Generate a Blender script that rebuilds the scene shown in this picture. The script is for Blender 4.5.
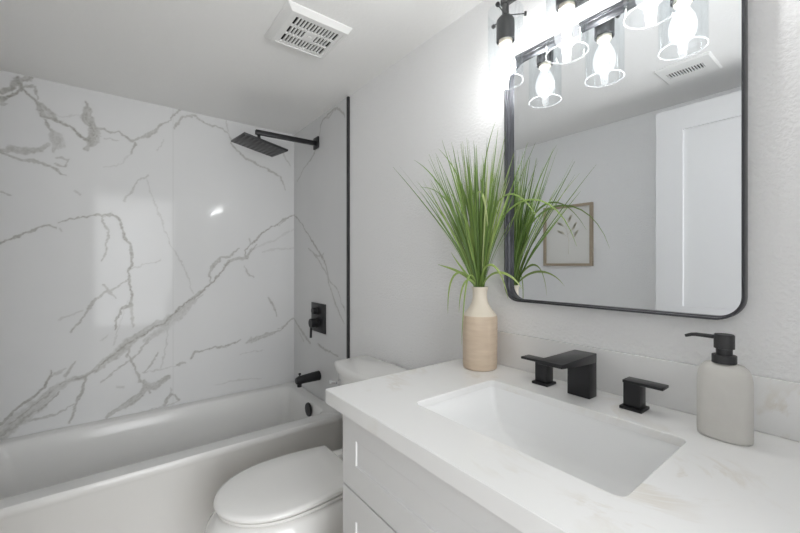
import bpy, bmesh, math, random
import numpy as np
from mathutils import Vector, Matrix

for o in list(bpy.data.objects):
    bpy.data.objects.remove(o, do_unlink=True)
S = bpy.context.scene
COL = S.collection
PI = math.pi

# ------------------------------------------------------------------ camera, light, exposure
CAM = (2.571, -1.03, 1.234)
cd = bpy.data.cameras.new('camera')
cam = bpy.data.objects.new('camera', cd)
COL.objects.link(cam)
cd.sensor_width = 36.0
cd.lens = 36.0 * 370.0 / 800.0
cd.shift_y = -0.0025
cd.clip_start = 0.01
cam.location = CAM
TH = math.atan(285.0 / 370.0)
fwd = Vector((-math.cos(TH), math.sin(TH), 0))
cam.rotation_euler = fwd.to_track_quat('-Z', 'Y').to_euler()
S.camera = cam

S.view_settings.view_transform = 'Standard'
S.view_settings.look = 'None'
S.view_settings.exposure = 0.27
S.view_settings.gamma = 1.0
S.cycles.max_bounces = 16; S.cycles.diffuse_bounces = 10; S.cycles.transparent_max_bounces = 24
S.view_settings.use_curve_mapping = False

W = bpy.data.worlds.new('daylight')
S.world = W
W.use_nodes = True
W.node_tree.nodes['Background'].inputs[0].default_value = (0.80, 0.90, 1.0, 1)
W.node_tree.nodes['Background'].inputs[1].default_value = 3.0

BULB_STRENGTH = 185.0
def area(name, loc, rot, sx, sy, power, colour=(1, 1, 1)):
    l = bpy.data.lights.new(name, 'AREA')
    l.shape = 'RECTANGLE'; l.size = sx; l.size_y = sy
    l.energy = power; l.color = colour
    o = bpy.data.objects.new(name, l); COL.objects.link(o)
    o.location = loc; o.rotation_euler = rot
    return o
# added fill lamps beyond the open bathroom door, to brighten the bathroom
area('bedroom_fill', (4.6, -0.95, 1.30), (0, PI / 2 + 0.1, 0), 2.0, 1.6, 64.0, (0.97, 0.985, 1.0))
area('doorway_fill', (2.98, -0.95, 1.02), (0, PI / 2 + 0.26, 0), 1.9, 0.50, 2.6, (0.97, 0.985, 1.0))

# ------------------------------------------------------------------ materials
def mat(name, colour, rough=0.5, metal=0.0, spec=0.5, coat=0.0, var=0.0, varscale=8.0, bump=0.0, bscale=60.0, bdetail=3.0):
    m = bpy.data.materials.new(name); m.use_nodes = True
    nt = m.node_tree; b = nt.nodes['Principled BSDF']
    b.inputs['Base Color'].default_value = (*colour, 1)
    b.inputs['Roughness'].default_value = rough
    b.inputs['Metallic'].default_value = metal
    b.inputs['Specular IOR Level'].default_value = spec
    b.inputs['Coat Weight'].default_value = coat
    tc = nt.nodes.new('ShaderNodeTexCoord')
    if var > 0:
        n = nt.nodes.new('ShaderNodeTexNoise'); n.inputs['Scale'].default_value = varscale; n.inputs['Detail'].default_value = 4
        nt.links.new(tc.outputs['Object'], n.inputs['Vector'])
        mx = nt.nodes.new('ShaderNodeMix'); mx.data_type = 'RGBA'
        mx.inputs['A'].default_value = (*[c * (1 - var) for c in colour], 1)
        mx.inputs['B'].default_value = (*[min(1, c * (1 + var)) for c in colour], 1)
        nt.links.new(n.outputs['Fac'], mx.inputs['Factor'])
        nt.links.new(mx.outputs['Result'], b.inputs['Base Color'])
    if bump > 0:
        n = nt.nodes.new('ShaderNodeTexNoise'); n.inputs['Scale'].default_value = bscale; n.inputs['Detail'].default_value = bdetail
        nt.links.new(tc.outputs['Object'], n.inputs['Vector'])
        r = nt.nodes.new('ShaderNodeValToRGB')
        r.color_ramp.elements[0].position = 0.42; r.color_ramp.elements[1].position = 0.62
        nt.links.new(n.outputs['Fac'], r.inputs['Fac'])
        bp = nt.nodes.new('ShaderNodeBump'); bp.inputs['Strength'].default_value = bump; bp.inputs['Distance'].default_value = 0.004
        nt.links.new(r.outputs['Color'], bp.inputs['Height'])
        nt.links.new(bp.outputs['Normal'], b.inputs['Normal'])
    return m

M = {}
M['wall'] = mat('textured_white_paint', (0.87, 0.87, 0.872), 0.75, spec=0.3, bump=0.30, bscale=120)
M['ceiling'] = mat('ceiling_paint', (0.87, 0.868, 0.86), 0.8, spec=0.2, bump=0.12, bscale=80)
M['doorpaint'] = mat('eggshell_door_paint', (0.66, 0.66, 0.665), 0.5, var=0.01)
M['trimpaint'] = mat('satin_white_paint', (0.84, 0.84, 0.84), 0.4, var=0.01)
M['cabinet'] = mat('cabinet_white_lacquer', (0.68, 0.68, 0.68), 0.6, spec=0.15, var=0.01)
M['porcelain'] = mat('glazed_porcelain', (0.85, 0.845, 0.83), 0.08, spec=0.6, var=0.006)
M['seat'] = mat('toilet_seat_plastic', (0.85, 0.845, 0.83), 0.18, var=0.005)
M['acrylic'] = mat('tub_enamel', (0.75, 0.748, 0.738), 0.16, spec=0.3, var=0.006)
M['basin'] = mat('sink_ceramic', (0.86, 0.865, 0.865), 0.08, spec=0.55, var=0.005)
M['black'] = mat('matte_black_metal', (0.022, 0.022, 0.024), 0.36, metal=0.4, var=0.10, varscale=30)
M['blackframe'] = mat('satin_black_metal', (0.06, 0.061, 0.068), 0.33, metal=0.6, var=0.05)
M['blackmatte'] = mat('matte_black_plastic', (0.028, 0.028, 0.03), 0.5, var=0.12, varscale=20)
M['greyhead'] = mat('rubber_nozzle_grey', (0.09, 0.09, 0.09), 0.6, var=0.1)
M['chrome'] = mat('polished_chrome', (0.75, 0.75, 0.76), 0.08, metal=1.0, var=0.02)
M['plastic'] = mat('white_vent_plastic', (0.82, 0.82, 0.81), 0.4, var=0.005)
M['dark'] = mat('duct_shade_black', (0.03, 0.03, 0.03), 0.8, var=0.1)  # near-black colour stands in for the shade inside the ducts
M['tan'] = mat('tan_oak_frame', (0.40, 0.33, 0.245), 0.5, var=0.12, varscale=40)
M['paper'] = mat('cream_paper', (0.78, 0.77, 0.74), 0.8, var=0.01)
M['sepia'] = mat('dried_leaf_ink', (0.66, 0.63, 0.53), 0.8, var=0.15)
M['mirror'] = mat('silvered_glass', (0.935, 0.96, 0.985), 0.0, metal=1.0, var=0.002)
M['bottle'] = mat('cast_concrete', (0.60, 0.585, 0.555), 0.75, var=0.05, varscale=35, bump=0.06, bscale=180)
M['floor'] = mat('beige_floor_tile', (0.58, 0.53, 0.46), 0.45, var=0.12, varscale=5)
M['hall'] = mat('bedroom_paint', (0.55, 0.54, 0.53), 0.8, var=0.01)
M['bulbbase'] = mat('bulb_brass_base', (0.75, 0.70, 0.58), 0.3, metal=0.6, var=0.03)

def vein_marble(name):
    m = bpy.data.materials.new(name); m.use_nodes = True
    nt = m.node_tree; b = nt.nodes['Principled BSDF']
    a = nt.nodes.new('ShaderNodeAttribute'); a.attribute_name = 'vein'
    tc = nt.nodes.new('ShaderNodeTexCoord')
    n = nt.nodes.new('ShaderNodeTexNoise'); n.inputs['Scale'].default_value = 2.2; n.inputs['Detail'].default_value = 5
    nt.links.new(tc.outputs['Object'], n.inputs['Vector'])
    base = nt.nodes.new('ShaderNodeMix'); base.data_type = 'RGBA'
    base.inputs['A'].default_value = (0.64, 0.645, 0.65, 1); base.inputs['B'].default_value = (0.72, 0.72, 0.72, 1)
    nt.links.new(n.outputs['Fac'], base.inputs['Factor'])
    n2 = nt.nodes.new('ShaderNodeTexNoise'); n2.inputs['Scale'].default_value = 40; n2.inputs['Detail'].default_value = 4
    nt.links.new(tc.outputs['Object'], n2.inputs['Vector'])
    vc = nt.nodes.new('ShaderNodeMix'); vc.data_type = 'RGBA'
    vc.inputs['A'].default_value = (0.21, 0.20, 0.175, 1); vc.inputs['B'].default_value = (0.38, 0.37, 0.34, 1)
    nt.links.new(n2.outputs['Fac'], vc.inputs['Factor'])
    mx = nt.nodes.new('ShaderNodeMix'); mx.data_type = 'RGBA'
    nt.links.new(a.outputs['Fac'], mx.inputs['Factor'])
    nt.links.new(base.outputs['Result'], mx.inputs['A']); nt.links.new(vc.outputs['Result'], mx.inputs['B'])
    nt.links.new(mx.outputs['Result'], b.inputs['Base Color'])
    b.inputs['Roughness'].default_value = 0.08
    b.inputs['Specular IOR Level'].default_value = 0.17
    return m
M['marble'] = vein_marble('polished_marble_panel')

def quartz(name, bright):
    m = bpy.data.materials.new(name); m.use_nodes = True
    nt = m.node_tree; b = nt.nodes['Principled BSDF']
    tc = nt.nodes.new('ShaderNodeTexCoord')
    mp = nt.nodes.new('ShaderNodeMapping'); mp.inputs['Rotation'].default_value = (0.3, 0.2, 0.9)
    mp.inputs['Scale'].default_value = (1, 1.6, 1)
    nt.links.new(tc.outputs['Object'], mp.inputs['Vector'])
    n = nt.nodes.new('ShaderNodeTexNoise'); n.inputs['Scale'].default_value = 3.0; n.inputs['Detail'].default_value = 7
    n.inputs['Roughness'].default_value = 0.6; n.inputs['Distortion'].default_value = 1.0
    nt.links.new(mp.outputs['Vector'], n.inputs['Vector'])
    r = nt.nodes.new('ShaderNodeValToRGB'); e = r.color_ramp.elements
    e[0].position = 0.455; e[0].color = (0, 0, 0, 1)
    e[1].position = 0.545; e[1].color = (0, 0, 0, 1)
    x = r.color_ramp.elements.new(0.50); x.color = (1, 1, 1, 1)
    nt.links.new(n.outputs['Fac'], r.inputs['Fac'])
    n2 = nt.nodes.new('ShaderNodeTexNoise'); n2.inputs['Scale'].default_value = 5.5; n2.inputs['Detail'].default_value = 3
    nt.links.new(tc.outputs['Object'], n2.inputs['Vector'])
    r2 = nt.nodes.new('ShaderNodeValToRGB')
    r2.color_ramp.elements[0].position = 0.52; r2.color_ramp.elements[1].position = 0.85
    nt.links.new(n2.outputs['Fac'], r2.inputs['Fac'])
    mu = nt.nodes.new('ShaderNodeMath'); mu.operation = 'MULTIPLY'
    nt.links.new(r.outputs['Color'], mu.inputs[0]); nt.links.new(r2.outputs['Color'], mu.inputs[1])
    mx = nt.nodes.new('ShaderNodeMix'); mx.data_type = 'RGBA'
    mx.inputs['A'].default_value = (bright, bright, bright * 0.995, 1)
    mx.inputs['B'].default_value = (0.66, 0.61, 0.53, 1)
    nt.links.new(mu.outputs['Value'], mx.inputs['Factor'])
    nt.links.new(mx.outputs['Result'], b.inputs['Base Color'])
    b.inputs['Roughness'].default_value = 0.22
    return m
M['quartz'] = quartz('veined_quartz', 0.82)

def clear_glass(name, lo, hi):
    m = bpy.data.materials.new(name); m.use_nodes = True
    nt = m.node_tree; nt.nodes.remove(nt.nodes['Principled BSDF'])
    out = nt.nodes['Material Output']
    t = nt.nodes.new('ShaderNodeBsdfTransparent'); t.inputs[0].default_value = (0.97, 0.98, 0.985, 1)
    g = nt.nodes.new('ShaderNodeBsdfGlossy'); g.inputs['Roughness'].default_value = 0.03
    lw = nt.nodes.new('ShaderNodeLayerWeight'); lw.inputs['Blend'].default_value = 0.25
    mr = nt.nodes.new('ShaderNodeMapRange'); mr.inputs['To Min'].default_value = lo; mr.inputs['To Max'].default_value = hi
    nt.links.new(lw.outputs['Facing'], mr.inputs['Value'])
    mx = nt.nodes.new('ShaderNodeMixShader')
    nt.links.new(mr.outputs['Result'], mx.inputs[0]); nt.links.new(t.outputs[0], mx.inputs[1]); nt.links.new(g.outputs[0], mx.inputs[2])
    nt.links.new(mx.outputs[0], out.inputs['Surface'])
    return m
M['glass'] = clear_glass('clear_shade_glass', 0.03, 0.15)

M['pane'] = clear_glass('window_pane_glass', 0.03, 0.3)

def emit(name, colour, strength):
    m = bpy.data.materials.new(name); m.use_nodes = True
    nt = m.node_tree; nt.nodes.remove(nt.nodes['Principled BSDF'])
    e = nt.nodes.new('ShaderNodeEmission'); e.inputs[0].default_value = (*colour, 1); e.inputs[1].default_value = strength
    nt.links.new(e.outputs[0], nt.nodes['Material Output'].inputs['Surface'])
    return m
def glowing_envelope(name, strength):
    m = bpy.data.materials.new(name); m.use_nodes = True
    nt = m.node_tree; nt.nodes.remove(nt.nodes['Principled BSDF'])
    t = nt.nodes.new('ShaderNodeBsdfTransparent'); t.inputs[0].default_value = (0.8, 0.8, 0.8, 1)
    e = nt.nodes.new('ShaderNodeEmission'); e.inputs[0].default_value = (0.97, 0.98, 1.0, 1); e.inputs[1].default_value = strength
    a = nt.nodes.new('ShaderNodeAddShader')
    nt.links.new(t.outputs[0], a.inputs[0]); nt.links.new(e.outputs[0], a.inputs[1])
    nt.links.new(a.outputs[0], nt.nodes['Material Output'].inputs['Surface'])
    return m
M['bulbglass'] = glowing_envelope('glowing_bulb_envelope', 0.40)
def rim_glass():  # whitish material stands in for light caught on the clear glass edge
    m = bpy.data.materials.new('rim_glint_glass'); m.use_nodes = True
    nt = m.node_tree; nt.nodes.remove(nt.nodes['Principled BSDF'])
    t = nt.nodes.new('ShaderNodeBsdfTransparent')
    d = nt.nodes.new('ShaderNodeBsdfTranslucent'); d.inputs[0].default_value = (0.95, 0.96, 0.98, 1)
    x = nt.nodes.new('ShaderNodeMixShader'); x.inputs[0].default_value = 0.14
    nt.links.new(t.outputs[0], x.inputs[1]); nt.links.new(d.outputs[0], x.inputs[2])
    nt.links.new(x.outputs[0], nt.nodes['Material Output'].inputs['Surface'])
    return m
M['rim'] = rim_glass()
M['filament'] = emit('glowing_filament', (1.0, 0.985, 0.97), BULB_STRENGTH)

def vase_material():
    m = bpy.data.materials.new('woven_stoneware'); m.use_nodes = True
    nt = m.node_tree; b = nt.nodes['Principled BSDF']
    tc = nt.nodes.new('ShaderNodeTexCoord')
    mp = nt.nodes.new('ShaderNodeMapping'); mp.inputs['Scale'].default_value = (14, 14, 75)
    nt.links.new(tc.outputs['Object'], mp.inputs['Vector'])
    n = nt.nodes.new('ShaderNodeTexNoise'); n.inputs['Scale'].default_value = 1.2; n.inputs['Detail'].default_value = 4
    nt.links.new(mp.outputs['Vector'], n.inputs['Vector'])
    mx = nt.nodes.new('ShaderNodeMix'); mx.data_type = 'RGBA'
    mx.inputs['A'].default_value = (0.52, 0.40, 0.29, 1); mx.inputs['B'].default_value = (0.72, 0.60, 0.47, 1)
    nt.links.new(n.outputs['Fac'], mx.inputs['Factor']); nt.links.new(mx.outputs['Result'], b.inputs['Base Color'])
    b.inputs['Roughness'].default_value = 0.65
    bp = nt.nodes.new('ShaderNodeBump'); bp.inputs['Strength'].default_value = 0.35; bp.inputs['Distance'].default_value = 0.002
    nt.links.new(n.outputs['Fac'], bp.inputs['Height']); nt.links.new(bp.outputs['Normal'], b.inputs['Normal'])
    return m
M['vasebody'] = vase_material()
M['vaseneck'] = mat('cream_glaze', (0.74, 0.67, 0.56), 0.45, var=0.04, varscale=20)

def grass_material():
    m = bpy.data.materials.new('grass_blade'); m.use_nodes = True
    nt = m.node_tree; b = nt.nodes['Principled BSDF']
    a = nt.nodes.new('ShaderNodeAttribute'); a.attribute_name = 'tone'
    r = nt.nodes.new('ShaderNodeValToRGB'); e = r.color_ramp.elements
    e[0].position = 0.0; e[0].color = (0.055, 0.105, 0.022, 1)
    e[1].position = 1.0; e[1].color = (0.52, 0.58, 0.29, 1)
    x = e.new(0.45); x.color = (0.17, 0.285, 0.058, 1)
    x = e.new(0.75); x.color = (0.33, 0.44, 0.125, 1)
    nt.links.new(a.outputs['Fac'], r.inputs['Fac'])
    nt.links.new(r.outputs['Color'], b.inputs['Base Color'])
    b.inputs['Roughness'].default_value = 0.42
    return m
M['grass'] = grass_material()

# ------------------------------------------------------------------ helpers
def world_loc(p):
    v = Vector((0, 0, 0))
    while p is not None:
        v += p.location; p = p.parent
    return v

def obj(name, bm, m, parent=None, bevel=0.0, seg=2, smooth=35, loc=None):
    """all shapes are authored in room coordinates; vertices move into the parent's frame"""
    off = world_loc(parent) if parent is not None else (Vector(loc) if loc is not None else Vector((0, 0, 0)))
    bmesh.ops.recalc_face_normals(bm, faces=bm.faces[:])
    if bevel > 0:
        ed = [e for e in bm.edges if len(e.link_faces) == 2 and e.calc_face_angle(0) > math.radians(40)]
        bmesh.ops.bevel(bm, geom=ed, offset=bevel, segments=seg, profile=0.5, affect='EDGES', clamp_overlap=True)
    bmesh.ops.translate(bm, verts=bm.verts[:], vec=-off)
    me = bpy.data.meshes.new(name); bm.to_mesh(me); bm.free()
    me.materials.append(m)
    o = bpy.data.objects.new(name, me); COL.objects.link(o)
    if smooth:
        me.shade_smooth(); me.set_sharp_from_angle(angle=math.radians(smooth))
    if parent is not None: o.parent = parent
    elif loc is not None: o.location = loc
    return o

def thing(name, label, cat, loc, group=None):
    o = bpy.data.objects.new(name, None); o.empty_display_size = 0.05
    COL.objects.link(o); o.location = loc
    o['label'] = label; o['category'] = cat
    if group: o['group'] = group
    return o
def tag(o, label, cat, group=None):
    o['label'] = label; o['category'] = cat
    if group: o['group'] = group
    return o
def struct(o):
    o['kind'] = 'structure'; return o

def box(bm, x0, x1, y0, y1, z0, z1):
    v = [bm.verts.new((x, y, z)) for z in (z0, z1) for y in (y0, y1) for x in (x0, x1)]
    for f in ((0, 2, 3, 1), (4, 5, 7, 6), (0, 1, 5, 4), (2, 6, 7, 3), (0, 4, 6, 2), (1, 3, 7, 5)):
        bm.faces.new([v[i] for i in f])
    return v
def boxbm(*a):
    bm = bmesh.new(); box(bm, *a); return bm
def lathe(bm, prof, c, seg=40, axis='z', sx=1.0, sy=1.0, close=True):
    """profile of (radius, height) swept about an axis through c"""
    rings = []
    for r, h in prof:
        ring = []
        for i in range(seg):
            a = 2 * PI * i / seg; p = (r * math.cos(a) * sx, r * math.sin(a) * sy, h)
            if axis == 'y': p = (p[0], h, p[1])
            elif axis == 'x': p = (h, p[0], p[1])
            ring.append(bm.verts.new((c[0] + p[0], c[1] + p[1], c[2] + p[2])))
        rings.append(ring)
    for a, b in zip(rings, rings[1:]):
        for i in range(seg):
            j = (i + 1) % seg
            bm.faces.new((a[i], a[j], b[j], b[i]))
    if close:
        bm.faces.new(rings[0][::-1]); bm.faces.new(rings[-1])
    return rings
def tube(bm, pts, r, seg=10):
    pts = [Vector(p) for p in pts]; rs = r if isinstance(r, (list, tuple)) else [r] * len(pts)
    rings = []
    up = Vector((0, 0, 1))
    for i, p in enumerate(pts):
        t = (pts[min(i + 1, len(pts) - 1)] - pts[max(i - 1, 0)]).normalized()
        s = t.cross(up)
        if s.length < 1e-3: s = t.cross(Vector((1, 0, 0)))
        s.normalize(); q = s.cross(t)
        rings.append([bm.verts.new(p + rs[i] * (math.cos(2 * PI * k / seg) * s + math.sin(2 * PI * k / seg) * q)) for k in range(seg)])
    for a, b in zip(rings, rings[1:]):
        for k in range(seg):
            j = (k + 1) % seg; bm.faces.new((a[k], a[j], b[j], b[k]))
    bm.faces.new(rings[0][::-1]); bm.faces.new(rings[-1])
def rrect(x0, x1, y0, y1, r, z, k=6, side=6):
    """rounded rectangle loop of 4*(k+1+side) points, counter-clockwise"""
    cs = [(x1 - r, y1 - r, 0), (x0 + r, y1 - r, PI / 2), (x0 + r, y0 + r, PI), (x1 - r, y0 + r, 1.5 * PI)]
    out = []
    for n, (cx, cy, a0) in enumerate(cs):
        arc = [(cx + r * math.cos(a0 + PI / 2 * i / k), cy + r * math.sin(a0 + PI / 2 * i / k)) for i in range(k + 1)]
        out += arc
        nx, ny, a1 = cs[(n + 1) % 4]
        q = (nx + r * math.cos(a1), ny + r * math.sin(a1))
        for s in range(1, side + 1):
            f = s / (side + 1); out.append((arc[-1][0] * (1 - f) + q[0] * f, arc[-1][1] * (1 - f) + q[1] * f))
    if callable(z): return [(x, y, z(x, y)) for x, y in out]
    return [(x, y, z) for x, y in out]
def loft(bm, loops, cap0=False, cap1=False, ring=False):
    vs = [[bm.verts.new(p) for p in l] for l in loops]
    n = len(vs[0])
    prs = list(zip(vs, vs[1:])) + ([(vs[-1], vs[0])] if ring else [])
    for a, b in prs:
        for i in range(n):
            j = (i + 1) % n; bm.faces.new((a[i], a[j], b[j], b[i]))
    if cap0: bm.faces.new(vs[0][::-1])
    if cap1: bm.faces.new(vs[-1])
    return vs

# value noise for the vein edges
_rs = np.random.RandomState(5)
_T = _rs.rand(256, 256)
def vnoise(x, y):
    xi = np.floor(x).astype(int); yi = np.floor(y).astype(int)
    fx = x - xi; fy = y - yi; fx = fx * fx * (3 - 2 * fx); fy = fy * fy * (3 - 2 * fy)
    g = lambda a, b: _T[a % 256, b % 256]
    return (g(xi, yi) * (1 - fx) + g(xi + 1, yi) * fx) * (1 - fy) + (g(xi, yi + 1) * (1 - fx) + g(xi + 1, yi + 1) * fx) * fy
def vein_field(U, V, veins):
    wx = U + 0.010 * (vnoise(U * 20, V * 20) - .5) + 0.009 * (vnoise(U * 55 + 9, V * 55) - .5) + 0.006 * (vnoise(U * 120 + 9, V * 120) - .5)
    wy = V + 0.010 * (vnoise(U * 20 + 50, V * 20 + 7) - .5) + 0.009 * (vnoise(U * 55 + 31, V * 55 + 3) - .5) + 0.006 * (vnoise(U * 120 + 77, V * 120) - .5)
    rag = vnoise(U * 38 + 3, V * 38 + 90)
    fine = vnoise(U * 150 + 13, V * 150 + 40)
    blot = vnoise(U * 45 + 33, V * 45 + 14)
    out = np.zeros_like(U)
    for pts, ws, inten in veins:
        best = np.zeros_like(U)
        for (a, b), (w0, w1) in zip(zip(pts, pts[1:]), zip(ws, ws[1:])):
            dx, dy = b[0] - a[0], b[1] - a[1]; L = math.hypot(dx, dy) + 1e-9
            t = np.clip(((wx - a[0]) * dx + (wy - a[1]) * dy) / L ** 2, 0, 1)
            d = np.hypot(wx - a[0] - t * dx, wy - a[1] - t * dy)
            h0 = (w0 + (w1 - w0) * t) * 0.001 * 0.5
            h = h0 * (0.55 + 0.85 * rag) + 0.0006 + 0.35 * np.clip(h0 - 0.008, 0, 1)
            e = np.clip((h - d) / (0.45 * h + 0.0016) + 0.5, 0, 1)
            # wide courses break up into strands that run along the vein
            al = (wx * dx + wy * dy) / L; ac = (wy * dx - wx * dy) / L
            strand = vnoise(al * 14 + 5, ac * 150 + 21)
            k = np.clip((h0 - 0.0055) / 0.006, 0, 1)
            core = e * e * (3 - 2 * e) * (0.60 + 0.55 * fine) * (1 - k * (0.55 * np.clip(1.7 * strand - .25, 0, 1) * (0.4 + .6 * blot)))
            halo = 0.09 * np.exp(-(d / (h0 * 1.9 + 0.004)) ** 2)
            best = np.maximum(best, core * 0.92 + halo)
        out = np.maximum(out, best * inten)
    return np.clip(out, 0, 1)

def marble_wall(name, origin, du, dv, nu, nv, uvfun, veins, seams=(), back=None):
    """dense marble face; 'vein' is an attribute of the stone itself"""
    gu = np.linspace(0, 1, nu + 1); gv = np.linspace(0, 1, nv + 1)
    A, Bv = np.meshgrid(gu, gv)                      # rows = v
    O = np.array(origin); P = O + A[..., None] * np.array(du) + Bv[..., None] * np.array(dv)
    U, V = uvfun(P)
    f = vein_field(U, V, veins)
    for s in seams: f = np.maximum(f, np.where(np.abs(U - s) < 0.0026, 0.10, 0))
    verts = P.reshape(-1, 3)
    i = np.arange(nu * nv); r = i // nu; c = i % nu; q = r * (nu + 1) + c
    faces = np.stack([q, q + 1, q + nu + 2, q + nu + 1], 1)
    bx = np.array(back)                              # 8 corners of the slab body behind the face
    n0 = len(verts)
    bf = np.array([(0, 2, 3, 1), (4, 5, 7, 6), (0, 1, 5, 4), (2, 6, 7, 3), (0, 4, 6, 2), (1, 3, 7, 5)]) + n0
    me = bpy.data.meshes.new(name)
    me.from_pydata(np.vstack([verts, bx]).tolist(), [], np.vstack([faces, bf]).tolist())
    at = me.attributes.new('vein', 'FLOAT', 'POINT')
    at.data.foreach_set('value', np.concatenate([f.ravel(), np.zeros(8)]).astype(np.float32))
    me.materials.append(M['marble'])
    o = bpy.data.objects.new(name, me); COL.objects.link(o)
    return struct(o)
def corners(x0, x1, y0, y1, z0, z1):
    return [(x, y, z) for z in (z0, z1) for y in (y0, y1) for x in (x0, x1)]

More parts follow.
